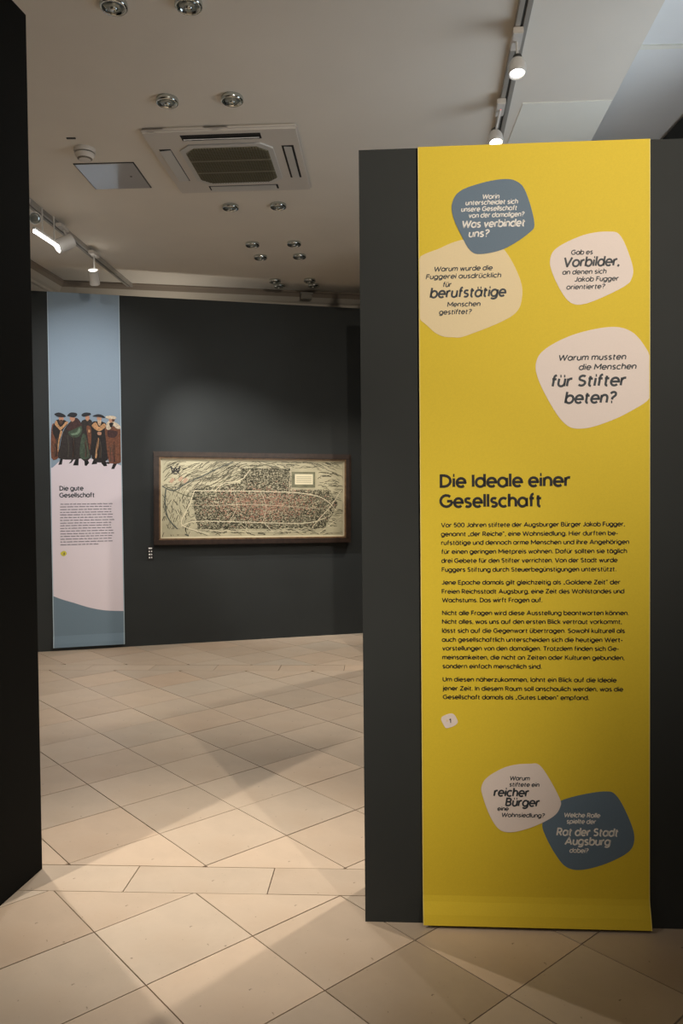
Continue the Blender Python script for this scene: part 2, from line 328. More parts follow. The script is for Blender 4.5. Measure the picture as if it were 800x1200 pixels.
# measured lettering and outlines: local coordinates on each banner, in metres
DATA = {"bubbles":[["blue",[[0.2835,2.5496],[0.3298,2.5408],[0.3605,2.5038],[0.3878,2.403],[0.3703,2.3675],[0.2877,2.3172],[0.2081,2.3018],[0.1729,2.3163],[0.1431,2.369],[0.1174,2.4289],[0.1146,2.4756],[0.1407,2.5141],[0.2113,2.5386]],[["Worin",0.2151,2.4858,0.0578,"s"],["unterscheidet sich",0.1591,2.4669,0.1755,"s"],["unsere Gesellschaft",0.1445,2.4456,0.187,"s"],["von der damaligen?",0.1693,2.4242,0.1857,"s"],["Was verbindet",0.1463,2.3917,0.2117,"b"],["uns?",0.169,2.3599,0.0693,"b"]]],["cream",[[0.143,2.3503],[0.0752,2.3263],[-0.0139,2.2767],[-0.0181,2.1254],[0.0318,2.0615],[0.0713,2.0313],[0.113,2.0242],[0.162,2.0294],[0.3127,2.0916],[0.3469,2.1582],[0.3338,2.2311],[0.2826,2.3204],[0.2207,2.3533]],[["Warum wurde die",0.0518,2.2478,0.1974,"s"],["Fuggerei ausdrücklich",0.0245,2.2225,0.2535,"s"],["für",0.0817,2.195,0.0292,"s"],["berufstätige",0.0387,2.1595,0.2556,"b"],["Menschen",0.0959,2.1279,0.1123,"s"],["gestiftet?",0.0686,2.1024,0.1094,"s"]]],["white",[[0.6307,2.3649],[0.6733,2.3473],[0.7107,2.2519],[0.7077,2.2058],[0.6833,2.1808],[0.6051,2.1436],[0.5438,2.1245],[0.506,2.1326],[0.4774,2.1684],[0.4489,2.228],[0.4398,2.2747],[0.4624,2.3153],[0.5493,2.355]],[["Gab es",0.5094,2.2914,0.0724,"s"],["Vorbilder,",0.4838,2.2519,0.1874,"b"],["an denen sich",0.4806,2.2262,0.1459,"s"],["Jakob Fugger",0.5205,2.2014,0.1456,"s"],["orientierte?",0.4938,2.1763,0.1276,"s"]]],["white",[[0.6304,2.0471],[0.6965,2.0364],[0.7422,1.9942],[0.7827,1.911],[0.7777,1.8182],[0.6914,1.7576],[0.6047,1.7215],[0.5432,1.7089],[0.497,1.7189],[0.4539,1.7696],[0.4017,1.8714],[0.3926,1.934],[0.4257,1.9801],[0.5181,2.0248]],[["Warum mussten",0.4667,1.9388,0.2247,"s"],["die Menschen",0.5343,1.9064,0.1906,"s"],["für Stifter",0.4418,1.852,0.2496,"b"],["beten?",0.4879,1.7951,0.1709,"b"]]],["white",[[0.3652,0.5675],[0.4065,0.5566],[0.4653,0.4547],[0.4685,0.4182],[0.4417,0.3835],[0.3723,0.348],[0.3027,0.3296],[0.2612,0.3404],[0.231,0.3858],[0.2076,0.4509],[0.2033,0.4876],[0.2271,0.5223],[0.2924,0.5575]],[["Warum",0.2989,0.5106,0.0683,"s"],["stiftete ein",0.2977,0.4889,0.1019,"s"],["reicher",0.2448,0.4549,0.12,"b"],["Bürger",0.284,0.4211,0.1165,"b"],["eine",0.257,0.4046,0.0382,"s"],["Wohnsiedlung?",0.2704,0.383,0.1467,"s"]]],["blue",[[0.6151,0.4751],[0.6625,0.4553],[0.7099,0.3561],[0.7155,0.2993],[0.6901,0.2624],[0.6171,0.2244],[0.5393,0.2034],[0.4892,0.2127],[0.4536,0.2544],[0.4203,0.3168],[0.4093,0.3624],[0.4351,0.4143],[0.4931,0.4494]],[["Welche Rolle",0.4818,0.3853,0.1221,"s"],["spielte der",0.4907,0.3637,0.0988,"s"],["Rat der Stadt",0.4571,0.322,0.2076,"b"],["Augsburg",0.4849,0.2905,0.1533,"b"],["dabei?",0.5005,0.2633,0.0634,"s"]]]],"heading":[["Die Ideale einer",0.0693,1.5164,0.4366,"h"],["Gesellschaft",0.0688,1.4481,0.3413,"h"]],"body":[[["Vor 500 Jahren stiftete der Augsburger Bürger Jakob Fugger,",0.0715,1.3796,0.6145,"t"],["genannt „der Reiche“, eine Wohnsiedlung. Hier durften be-",0.0713,1.3489,0.592,"t"],["rufstätige und dennoch arme Menschen und ihre Angehörigen",0.0711,1.3193,0.6287,"t"],["für einen geringen Mietpreis wohnen. Dafür sollten sie täglich",0.0719,1.2886,0.621,"t"],["drei Gebete für den Stifter verrichten. Von der Stadt wurde",0.0718,1.2578,0.5895,"t"],["Fuggers Stiftung durch Steuerbegünstigungen unterstützt.",0.0726,1.2271,0.5847,"t"]],[["Jene Epoche damals gilt gleichzeitig als „Goldene Zeit“ der",0.0723,1.183,0.5988,"t"],["Freien Reichsstadt Augsburg, eine Zeit des Wohlstandes und",0.0721,1.1522,0.6119,"t"],["Wachstums. Das wirft Fragen auf.",0.073,1.1224,0.3382,"t"]],[["Nicht alle Fragen wird diese Ausstellung beantworten können.",0.0727,1.0783,0.6261,"t"],["Nicht alles, was uns auf den ersten Blick vertraut vorkommt,",0.0725,1.0484,0.6035,"t"],["lässt sich auf die Gegenwart übertragen. Sowohl kulturell als",0.0723,1.0176,0.6136,"t"],["auch gesellschaftlich unterscheiden sich die heutigen Wert-",0.0721,0.9867,0.6069,"t"],["vorstellungen von den damaligen. Trotzdem finden sich Ge-",0.073,0.9568,0.5931,"t"],["meinsamkeiten, die nicht an Zeiten oder Kulturen gebunden,",0.0728,0.9259,0.6121,"t"],["sondern einfach menschlich sind.",0.0736,0.895,0.335,"t"]],[["Um diesen näherzukommen, lohnt ein Blick auf die Ideale",0.0734,0.8496,0.5847,"t"],["jener Zeit. In diesem Raum soll anschaulich werden, was die",0.0732,0.8186,0.6068,"t"],["Gesellschaft damals als „Gutes Leben“ empfand.",0.074,0.7886,0.4925,"t"]]],"badge":[[0.098,0.7385],[0.1122,0.7338],[0.1225,0.715],[0.1218,0.7051],[0.1098,0.695],[0.0879,0.6875],[0.0791,0.6914],[0.0679,0.7124],[0.0673,0.7212],[0.0728,0.729]],"badge1":["1",0.095,0.7064,0.0072,"n"],"badgedot":[[0.0876,0.7136]],"bhead":[["Die gute",0.082,1.5481,0.2161,"h"],["Gesellschaft",0.0808,1.482,0.3195,"h"]],"brows":[[0.0863,1.4105,0.5668],[0.0833,1.385,0.5552],[0.0829,1.3585,0.5547],[0.0824,1.332,0.5543],[0.082,1.3073,0.5754],[0.0815,1.2808,0.5638],[0.081,1.2544,0.5814],[0.0814,1.2279,0.5672],[0.081,1.2031,0.5479],[0.0805,1.1775,0.5535],[0.0801,1.151,0.5685],[0.0805,1.1245,0.5767],[0.0809,1.0998,0.5591],[0.0804,1.0733,0.5527],[0.0799,1.0467,0.5608],[0.0795,1.0193,0.4293]],"bbadge":[[0.1077,0.9646],[0.1285,0.9569],[0.1348,0.9346],[0.1194,0.9173],[0.0985,0.9153],[0.0821,0.9317],[0.0807,0.9494]],"bwhite":[[0.0171,1.763],[0.0485,1.7916],[0.0799,1.8244],[0.1189,1.8449],[0.2046,1.8574],[0.322,1.8577],[0.4638,1.8414],[0.5828,1.8125],[0.665,1.7834]],"bcurve":[[0.0056,0.5332],[0.0879,0.4966],[0.1886,0.4607],[0.3372,0.4064],[0.4877,0.3717],[0.6602,0.3575]],"figs":[[["robe_brown",[[0.0168,2.1326],[0.0404,2.1903],[0.0527,2.1138],[0.0772,1.9605],[0.08,1.8644],[0.012,1.8595]]],["robe_black",[[0.0543,2.2097],[0.0257,2.1231],[0.0557,2.0276],[0.0763,1.9125],[0.0866,1.9798],[0.1209,2.1242],[0.1629,2.1824],[0.1453,2.2206],[0.0864,2.2293]]],["fur",[[0.0635,2.2194],[0.0493,2.1809],[0.0848,2.1382],[0.0982,2.1239],[0.1351,2.158],[0.1723,2.2018],[0.1496,2.2092],[0.1217,2.1723],[0.0987,2.1576],[0.081,2.1813]]],["fur",[[0.098,2.1143],[0.116,2.1049],[0.0872,2.0182],[0.0763,1.9125],[0.0711,1.9797]]],["face",[[0.0885,2.2486],[0.1231,2.2539],[0.13,2.23],[0.1086,2.2009],[0.0907,2.2198]]],["beard",[[0.0907,2.2198],[0.1226,2.2222],[0.1128,2.1817],[0.0947,2.1863]]],["cap",[[0.0465,2.2785],[0.0875,2.2946],[0.1326,2.2781],[0.1505,2.2572],[0.123,2.2491],[0.0777,2.2532]]]],[["robe_dark",[[0.2508,2.2463],[0.2957,2.1842],[0.2992,2.1166],[0.2828,1.9618],[0.281,1.8553],[0.0799,1.8548],[0.089,1.9606],[0.1205,2.105],[0.1674,2.1825],[0.2046,2.2215]]],["robe_plum",[[0.2507,2.2415],[0.2956,2.1794],[0.2907,2.16],[0.2122,2.1301],[0.1573,2.1246],[0.1673,2.1729],[0.2091,2.2168]]],["green",[[0.2909,2.1697],[0.2946,2.1166],[0.2662,2.068],[0.211,2.0578],[0.1749,2.0863],[0.1707,2.1104],[0.203,2.1252],[0.2584,2.1548]]],["green_light",[[0.2767,2.1502],[0.2808,2.1212],[0.2573,2.0872],[0.2113,2.0771],[0.1887,2.0913],[0.2025,2.0963],[0.2484,2.1064],[0.2581,2.1355]]],["face",[[0.1887,2.2521],[0.2254,2.2584],[0.2322,2.2316],[0.2089,2.2071],[0.1883,2.2309]]],["cap",[[0.1643,2.269],[0.1968,2.2965],[0.247,2.2916],[0.2531,2.2705],[0.2252,2.2488],[0.1778,2.2577]]],["legs",[[0.0982,1.8645],[0.1182,1.8645],[0.1061,1.7972],[0.0742,1.7923],[0.09,1.8116]]],["legs",[[0.1985,1.8648],[0.2203,1.8552],[0.193,1.8117],[0.1674,1.8068],[0.1906,1.831]]],["legs",[[0.2398,1.8649],[0.2627,1.8649],[0.2568,1.7875],[0.2064,1.7875],[0.236,1.8069]]]],[["robe_dark",[[0.301,2.223],[0.3703,2.2337],[0.3991,2.1856],[0.3869,2.1176],[0.3735,1.8652],[0.281,1.8553],[0.2939,2.0779],[0.2863,2.1744]]],["green",[[0.2987,2.0876],[0.3262,2.0782],[0.3476,1.9815],[0.3596,1.8652],[0.281,1.8553],[0.2734,1.952]]],["robe_brown",[[0.3369,2.1654],[0.38,2.1466],[0.3735,1.9817],[0.3609,1.9428],[0.3488,2.0494]]],["face",[[0.3292,2.2621],[0.3634,2.2646],[0.3658,2.2385],[0.3469,2.2159],[0.3315,2.2331]]],["fur",[[0.3548,2.1318],[0.3686,2.1319],[0.3682,2.1077],[0.3544,2.1076]]],["cap",[[0.2926,2.2759],[0.3252,2.2978],[0.3759,2.2938],[0.3747,2.2744],[0.3153,2.257]]],["legs",[[0.3088,1.8651],[0.3346,1.8651],[0.3559,1.8118],[0.3305,1.7827],[0.3148,1.7875],[0.3355,1.8089]]]],[["robe_black",[[0.3879,2.1758],[0.4256,2.2151],[0.4999,2.2065],[0.527,2.1484],[0.5315,1.8461],[0.3826,1.8555]]],["fur",[[0.3927,2.1856],[0.4254,2.2054],[0.4526,2.1621],[0.4998,2.1967],[0.516,2.1629],[0.4519,2.1203],[0.3923,2.1613]]],["fur",[[0.4367,2.0404],[0.4505,2.0357],[0.4293,1.8751],[0.4135,1.8751]]],["face",[[0.4378,2.1085],[0.4723,2.1108],[0.47,2.0845],[0.442,2.0842]]],["face",[[0.4356,2.256],[0.4774,2.2567],[0.4741,2.2255],[0.4443,2.2202]]],["fur_light",[[0.4425,2.2251],[0.4742,2.2275],[0.4668,2.1768],[0.4483,2.1815]]],["cap",[[0.3939,2.2631],[0.436,2.2832],[0.4824,2.2782],[0.5118,2.2504],[0.4449,2.2571]]],["legs",[[0.403,1.8556],[0.4336,1.8557],[0.4281,1.8021],[0.377,1.7973],[0.4005,1.8167]]],["legs",[[0.4755,1.8558],[0.5035,1.851],[0.4934,1.8071],[0.5229,1.7827],[0.493,1.7797],[0.4701,1.807]]]],[["robe_brown",[[0.5081,2.1385],[0.5367,2.168],[0.6491,2.1499],[0.6606,1.9836],[0.6704,1.8268],[0.5683,1.8071],[0.536,1.8364],[0.5142,2.0509]]],["robe_plum",[[0.536,2.129],[0.6203,2.1203],[0.6197,2.0811],[0.5817,2.0563],[0.5351,2.0705]]],["robe_red",[[0.5607,1.9146],[0.584,1.9049],[0.5779,1.8169],[0.5454,1.8364]]],["cream",[[0.5549,2.139],[0.5268,2.1387],[0.518,2.1678],[0.5374,2.2168],[0.5983,2.2128],[0.6495,2.1744],[0.6471,2.144],[0.6114,2.1514],[0.5837,2.1784]]],["robe_black",[[0.5484,2.1974],[0.5888,2.2029],[0.5645,2.1538]]],["face",[[0.5453,2.2412],[0.5754,2.2446],[0.5795,2.2125],[0.556,2.2053]]],["beard",[[0.5754,2.2466],[0.6016,2.245],[0.5956,2.2176],[0.5795,2.2125]]],["cream",[[0.5176,2.2632],[0.5758,2.2729],[0.615,2.2569],[0.6034,2.2392],[0.5285,2.2439]]],["legs",[[0.5124,1.8217],[0.5517,1.8218],[0.5448,1.8022],[0.5168,1.8051]]],["legs",[[0.5825,1.812],[0.6154,1.8071],[0.5881,1.7533],[0.56,1.7533],[0.5773,1.7827]]]]],"map":[[0.9522,1.9244],[2.9775,1.925],[0.9592,1.0291],[2.9592,0.9737]],"label":[[0.8879,0.9775],[0.9409,0.8446]]}

# ================================================================ THE SETTING
S0 = -0.0606                                   # slope of the near partitions
zc = 3.70                                      # ceiling height
LX = lambda y: -3.08+.085*(y-7.2)              # left room wall
EX = lambda y: 1.475+.085*(y-3.518)            # right edge of the main ceiling
RY = lambda x: 8.12+.209*(x+2.9)               # rear room wall
# floor bed with the joints' colour under the tiles, plain hall stone on the near side
floor = struct(obj('floor', prism([(-4.6, .95), (3.6, .95), (3.6, 10), (-4.6, 10)], -.15, -.008), M_GROUT))
struct(obj('floor', prism([(-4.6, -3.2), (3.6, -3.2), (3.6, .95), (-4.6, .95)], -.15, 0), M_HALL))

def clip(poly, n, c, keep_greater):
    out = []
    s = 1 if keep_greater else -1
    for i in range(len(poly)):
        a, b = poly[i], poly[(i+1) % len(poly)]
        da = s*(a[0]*n[0]+a[1]*n[1]-c); db = s*(b[0]*n[0]+b[1]*n[1]-c)
        if da >= 0: out.append(a)
        if (da >= 0) != (db >= 0):
            t = da/(da-db); out.append((a[0]+(b[0]-a[0])*t, a[1]+(b[1]-a[1])*t))
    return out
def area(p): return abs(sum(p[i][0]*p[(i+1) % len(p)][1]-p[(i+1) % len(p)][0]*p[i][1] for i in range(len(p))))/2
def tile(poly, tint=None):
    J = .0022; cx = sum(p[0] for p in poly)/len(poly); cy = sum(p[1] for p in poly)/len(poly)
    q = [(x-cx, y-cy) for x, y in poly]
    sgn = sum(q[i][0]*q[(i+1) % len(q)][1]-q[(i+1) % len(q)][0]*q[i][1] for i in range(len(q)))
    if sgn < 0: q = q[::-1]
    def inset(pp, d):
        for i in range(len(q)):
            a, b = q[i], q[(i+1) % len(q)]; L = math.hypot(b[0]-a[0], b[1]-a[1])
            if L < 1e-6: continue
            n = (-(b[1]-a[1])/L, (b[0]-a[0])/L); pp = clip(pp, n, n[0]*a[0]+n[1]*a[1]+d, True)
            if len(pp) < 3: return None
        return pp
    p1 = inset(q, J)
    if not p1 or area(p1) < .004: return
    dz = random.uniform(-.0006, .0006)
    b2 = prism(p1, -.010, 0+dz)
    o = obj('tile', b2, M_TILE, floor, (cx, cy, 0))
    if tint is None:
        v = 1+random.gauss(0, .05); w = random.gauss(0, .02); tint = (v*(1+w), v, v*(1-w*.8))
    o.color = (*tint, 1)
nA = (0.7555829, 0.65505303); nB = (-0.65505303, 0.7555829)
K0 = dict(n=(.05, 1))
near_lo = 2.834; near_hi = 3.037                # band of long slabs: y + .05 x = c
far_lo = 6.462; far_hi = 6.672
bn = (.05, 1.0)
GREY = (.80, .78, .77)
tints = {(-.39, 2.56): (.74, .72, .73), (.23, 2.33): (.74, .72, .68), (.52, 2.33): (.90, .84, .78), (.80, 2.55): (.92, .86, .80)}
def field(a0, da, b0, db, c_lo, c_hi, xlo, xhi, ylo=None, yhi=None, xs=0):
    for i in range(-30, 31):
        for j in range(-30, 31):
            A0, A1, B0, B1 = a0+i*da, a0+(i+1)*da, b0+j*db, b0+(j+1)*db
            poly = [(nA[0]*a+nB[0]*b, nA[1]*a+nB[1]*b) for a, b in ((A0, B0), (A1, B0), (A1, B1), (A0, B1))]
            cx = sum(p[0] for p in poly)/4; cy = sum(p[1] for p in poly)/4
            if cx < xlo-.3 or cx > xhi+.3: continue
            if c_lo is not None: poly = clip(poly, bn, c_lo, True)
            if len(poly) >= 3 and c_hi is not None: poly = clip(poly, bn, c_hi, False)
            for n, c, g in (((1, 0), xlo, True), ((1, 0), xhi, False)):
                if len(poly) >= 3: poly = clip(poly, n, c, g)
            if len(poly) >= 3 and ylo is not None: poly = clip(poly, (0, 1), ylo, True)
            if len(poly) >= 3 and yhi is not None: poly = clip(poly, (-.209, 1), yhi, False)
            if len(poly) < 3 or area(poly) < .004: continue
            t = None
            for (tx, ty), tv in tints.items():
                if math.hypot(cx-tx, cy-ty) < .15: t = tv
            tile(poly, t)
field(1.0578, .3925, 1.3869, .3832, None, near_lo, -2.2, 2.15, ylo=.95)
field(1.5909, .4066, 2.6918, .3914, near_hi, far_lo, -3.05, 1.25)
field(4.20, .40, 6.39, .39, far_hi, None, -2.95, .75, yhi=8.66)
def band(lo, hi, x0, step, xa, xb):
    k = math.floor((xa-x0)/step)
    while x0+k*step < xb:
        a, b = x0+k*step, x0+(k+1)*step; k += 1
        tile([(a-.012, lo-.05*a), (b-.012, lo-.05*b), (b, hi-.05*b), (a, hi-.05*a)])
band(near_lo, near_hi, -.28, .548, -3.0, 2.1)
band(far_lo, far_hi, -.537, .555, -3.0, 1.1)

# exhibition partitions
wr = struct(obj('wall_right', prism([(.070, 2.6592), (2.22, 2.6592+S0*2.15), (2.22, 2.905+S0*2.15), (.085, 2.905)], 0, 2.668), M_ANTH))
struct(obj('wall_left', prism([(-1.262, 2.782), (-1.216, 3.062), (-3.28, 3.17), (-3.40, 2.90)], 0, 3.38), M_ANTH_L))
s_b = .764/2.892
struct(obj('wall_back', prism([(-3.06, 7.398-.273*s_b), (.95, 7.398+3.737*s_b), (.92, 7.52+3.737*s_b), (-3.06, 7.52-.273*s_b)], 0, 3.445), M_ANTH))
struct(obj('wall_middle', prism([(.36, 6.56), (2.24, 6.50), (2.24, 6.63), (.365, 6.69)], 0, 3.3), M_ANTH))
# the room's own walls
struct(obj('wall_side_left', prism([(LX(-3), -3), (LX(9), 9), (LX(9)-.2, 9), (LX(-3)-.2, -3)], 0, 3.7), M_WHITEW))
struct(obj('wall_rear', prism([(-3.3, RY(-3.3)), (3, RY(3)), (3, RY(3)+.2), (-3.3, RY(-3.3)+.2)], 0, 3.7), M_WHITEW))
struct(obj('wall_near', prism([(-4.6, -3.2), (3.6, -3.2), (3.6, -3.0), (-4.6, -3.0)], 0, 4.1), M_WHITEW))
struct(obj('wall_hall_right', prism([(3.4, -3), (3.6, -3), (3.6, 2.75), (3.4, 2.75)], 0, 4.1), M_WHITEW))
struct(obj('wall_hall_return', prism([(2.22, 2.62), (3.4, 2.62), (3.4, 2.75), (2.22, 2.75)], 0, 4.1), M_ANTH))
# dark right wall; its unseen window is added to light the raised ceiling
bm = bmesh.new()
box(bm, 2.22, 2.42, 2.75, 3.05, 0, 3.9); box(bm, 2.22, 2.42, 4.3, 9.3, 0, 3.9)
box(bm, 2.22, 2.42, 3.05, 4.3, 0, 1.0); box(bm, 2.22, 2.42, 3.05, 4.3, 3.55, 3.9)
struct(obj('wall_side_right', bm, M_ANTH))
added_win = bmesh.new()
for a, b, c, d in ((3.05, 3.10, 1.0, 3.55), (4.25, 4.3, 1.0, 3.55), (3.1, 4.25, 1.0, 1.06), (3.1, 4.25, 3.49, 3.55), (3.65, 3.70, 1.06, 3.49)):
    box(added_win, 2.30, 2.37, a, b, c, d)
struct(obj('added_window_1', added_win, M_WHITEW))
area_light('added_daylight', (2.50, 3.68, 2.2), (1.2, 4.4, 3.9), 28, 1.1, 2.3, (.80, .90, 1.0))  # added cool light outside the unseen window, aimed at the raised ceiling strip

# ceiling: the main slab, and the higher strip along the right
ceil_pts = [(LX(-3)-.2, -3.0), (EX(-3), -3.0), (EX(9.3), 9.3), (-3.4, 9.3)]
ceiling = struct(obj('ceiling', prism(ceil_pts, zc, 4.12), M_CEIL))
struct(obj('ceiling', prism([(EX(4.30)-.05, 4.285), (3.6, 4.20), (3.6, 9.4), (EX(9.3)-.05, 9.4)], 3.925, 4.12), M_RECESS))
struct(obj('trim_3', prism([(EX(4.25)-.05, 4.265), (3.2, 4.205), (3.2, 4.24), (EX(4.3)-.05, 4.30)], 3.917, 3.93), M_CEIL_L))
struct(obj('ceiling', prism([(EX(-3)-.05, -3.2), (3.6, -3.2), (3.6, 4.20), (EX(4.3)-.05, 4.285)], 3.925, 4.12), M_RECESS))
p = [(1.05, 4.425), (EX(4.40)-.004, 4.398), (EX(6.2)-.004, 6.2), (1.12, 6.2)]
obj('ceiling_light_patch', prism(p, zc-.004, zc+.01), M_CEIL_L, ceiling)  # paler sheet standing for a patch of light on the ceiling
# cornices of the room, seen above the back partition
def along(p0, p1, profile, name, nz):
    d = Vector((p1[0]-p0[0], p1[1]-p0[1])); L = d.length; d.normalize(); n = Vector((-d.y, d.x))*nz
    bm = bmesh.new()
    a = [bm.verts.new((p0[0]+n.x*u, p0[1]+n.y*u, z)) for u, z in profile]; b = [bm.verts.new((p1[0]+n.x*u, p1[1]+n.y*u, z)) for u, z in profile]
    k = len(profile)
    bm.faces.new(a); bm.faces.new(b[::-1])
    for i in range(k): bm.faces.new((a[i], b[i], b[(i+1) % k], a[(i+1) % k]))
    bm.faces.ensure_lookup_table()
    for f in bm.faces:
        if len(f.verts) == 4 and f.calc_center_median().z > 3.63: f.material_index = 1  # upper faces darker: shade below the ceiling put into the colour
    return struct(obj(name, bm, [M_CORN, M_CORND]))
cprof = [(0, 3.70), (.205, 3.70), (.205, 3.685), (.19, 3.675), (.17, 3.64), (.13, 3.60), (.105, 3.585), (.105, 3.56), (.085, 3.55), (.07, 3.50), (.045, 3.46), (.045, 3.44), (.02, 3.43), (0, 3.40)]
along((LX(-2), -2), (LX(8.4), 8.4), cprof, 'trim_1', -1)
along((-3.3, RY(-3.3)), (2.9, RY(2.9)), cprof, 'trim_2', -1)

# ================================================================ THINGS
# ---- yellow banner on the right partition
def banner_sheet(bm, w, h, prof, t=.0035):
    pts = prof+[(z, y+t) for z, y in prof[::-1]]
    a = [bm.verts.new((0, y, z)) for z, y in pts]; b = [bm.verts.new((w, y, z)) for z, y in pts]; k = len(pts)
    for i in range(k): bm.faces.new((a[i], b[i], b[(i+1) % k], a[(i+1) % k]))
    m = k//2
    for i in range(m-1):
        bm.faces.new((a[i], a[i+1], a[k-2-i], a[k-1-i])); bm.faces.new((b[i], b[i+1], b[k-2-i], b[k-1-i]))
YD = -.010
rz = math.atan(S0)
yb = thing('exhibition_banner', 'tall yellow fabric banner with headline, text and speech shapes on the right partition', 'banner', (.270, 2.6470, 0), rz)
w = .769
prof = [(2.667, YD), (1.6, YD), (.9, YD), (.14, YD), (.105, YD-.001), (.085, YD-.005), (.045, YD-.018), (.012, YD-.026)]
bm = bmesh.new(); banner_sheet(bm, w, 2.66, prof); obj('banner_sheet', bm, M_YEL, yb)
for x0 in (0, w-.0025):  # pale strips that paint the edge highlights of the yellow fabric
    bm = bmesh.new()
    for (z1, y1), (z0, y0) in zip(prof, prof[1:]):
        bm.faces.new([bm.verts.new(v) for v in ((x0, y0-.0006, z0), (x0+.0025, y0-.0006, z0), (x0+.0025, y1-.0006, z1), (x0, y1-.0006, z1))])
    tag(flat('edge_highlight', bm, M_YELE, yb), 'pale cut edge of the fabric')  # the pale edge is a painted highlight, not a cut edge
INK = dict(blue=M_INKW, cream=M_INKD, white=M_INKD); BUB = dict(blue=M_BLUEB, cream=M_CREAM, white=M_WHT)
caps = [(.0145, .0225), (.0150, .031), (.0150, .030), (.018, .036), (.0135, .027), (.0145, .025)]
blab = ['slate blue speech shape near the top', 'cream speech shape cut by the left edge', 'white speech shape at the upper right', 'large white speech shape cut by the right edge', 'white speech shape near the bottom', 'slate blue speech shape near the bottom']
depth = [.0016, .0008, .0008, .0008, .0016, .0008]
for i, (c, outl, lines) in enumerate(DATA['bubbles']):
    pts = [(min(max(x, .003), w-.003), z) for x, z in smooth_loop(outl, 7)]
    q = []
    for p_ in pts:
        if not q or abs(p_[0]-q[-1][0])+abs(p_[1]-q[-1][1]) > 1e-5: q.append(p_)
    y = YD-depth[i]
    sp = tag(obj('speech_shape', slab(q, y, y+.0004), BUB[c], yb), blab[i])
    bm = bmesh.new()
    for t, x, z, wd, st in lines:
        big = st == 'b'; lettering(bm, t, x, z, wd, caps[i][big], .150 if big else .150, y-.0004, slant=.16)
    flat('lettering', bm, INK[c], sp)
bm = bmesh.new()
for t, x, z, wd, st in DATA['heading']: lettering(bm, t, x, z, wd, .041, .155, YD-.0006)
flat('heading', bm, M_INK, yb)
for para in DATA['body']:
    bm = bmesh.new()
    for t, x, z, wd, st in para: lettering(bm, t, x, z, wd, 0.0140, .156, YD-.0006)
    flat('paragraph', bm, M_INK, yb)
bd = obj('number_badge', slab(smooth_loop(DATA['badge'], 4), YD-.0009, YD-.0005), M_WHT, yb)
bm = bmesh.new(); t, x, z, wd, st = DATA['badge1']; lettering(bm, '1', x, z, wd*.9, .0135, .15, YD-.0013); flat('lettering', bm, M_INK, bd)
bm = bmesh.new(); (dx, dz_), = DATA['badgedot']; ribbon(bm, [(dx-.0035, dz_), (dx+.0035, dz_)], .006, YD-.0013); flat('pictogram', bm, M_CREAM, bd)

# ---- grey-blue banner on the back partition
bb = thing('exhibition_banner', 'narrow grey-blue and white banner with five printed men in robes, on the back partition', 'banner', (-2.787, 7.398, 0), math.atan(s_b))
w = .6615; BH = 3.443; D = -.010
prof = [(BH, D), (2.2, D), (1.2, D), (.30, D), (.145, D-.001), (.12, D-.008), (.07, D-.022), (.035, D-.028)]
bm = bmesh.new(); banner_sheet(bm, w, BH, prof); obj('banner_sheet', bm, M_BLUEF, bb)
for x0 in (0, w-.008):  # edge highlights of the blue fabric, painted as pale strips too
    bm = bmesh.new()
    for (z1, y1), (z0, y0) in zip(prof, prof[1:]):
        bm.faces.new([bm.verts.new(v) for v in ((x0, y0-.0035, z0), (x0+.008, y0-.0035, z0), (x0+.008, y1-.0035, z1), (x0, y1-.0035, z1))])
    tag(flat('edge_highlight', bm, M_BLUED, bb), 'pale cut edge of the fabric')  # painted highlight here too, not a cut edge
curve = smooth_open(DATA['bcurve'], 5); top = smooth_open(DATA['bwhite'], 4)
curve = [(min(max(x, 0), w), z) for x, z in curve]; top = [(min(max(x, 0), w), z) for x, z in top]
curve[0] = (0, curve[0][1]); curve[-1] = (w, curve[-1][1]); top[0] = (0, top[0][1]); top[-1] = (w, top[-1][1])
obj('white_field', slab(top+curve[::-1], D-.0015, D-.0008), M_WPANEL, bb)
bm = bmesh.new()                                   # slate foot field following the fold
low = [(z, y) for z, y in prof if z < .3]
prev = None
vs0 = [bm.verts.new((x, D-.0018, z)) for x, z in curve]; rows = [vs0]
for z, y in [(.30, D)]+low: rows.append([bm.verts.new((x, y-.0018, z)) for x, _ in curve])
for r0, r1 in zip(rows, rows[1:]):
    for i in range(len(curve)-1): bm.faces.new((r0[i], r0[i+1], r1[i+1], r1[i]))
flat('foot_field', bm, M_SLATE, bb)
FC = dict(robe_brown=(.17, .065, .035), robe_black=(.018, .015, .015), robe_dark=(.030, .024, .022), robe_plum=(.055, .025, .024), robe_red=(.24, .08, .05),
          fur=(.52, .29, .14), fur_light=(.62, .45, .30), face=(.52, .27, .17), beard=(.09, .045, .03), cap=(.020, .022, .028), green=(.055, .085, .055),
          green_light=(.16, .24, .16), cream=(.66, .56, .42), legs=(.008, .008, .010))
PN = dict(robe_brown='printed_robe', robe_black='printed_robe', robe_dark='printed_robe', robe_plum='printed_mantle', robe_red='printed_fold', fur='printed_collar',
          fur_light='printed_beard', face='printed_face', beard='printed_beard', cap='printed_cap', green='printed_sleeve', green_light='printed_fold', cream='printed_fur', legs='printed_leg')
flab = ['bearded man in black cap and brown fur collar', 'man in a dark cloak with a green sleeve', 'man in a flat cap and grey brown robe', 'grey bearded man with tan fur collar', 'man in a red brown robe with cream fur']
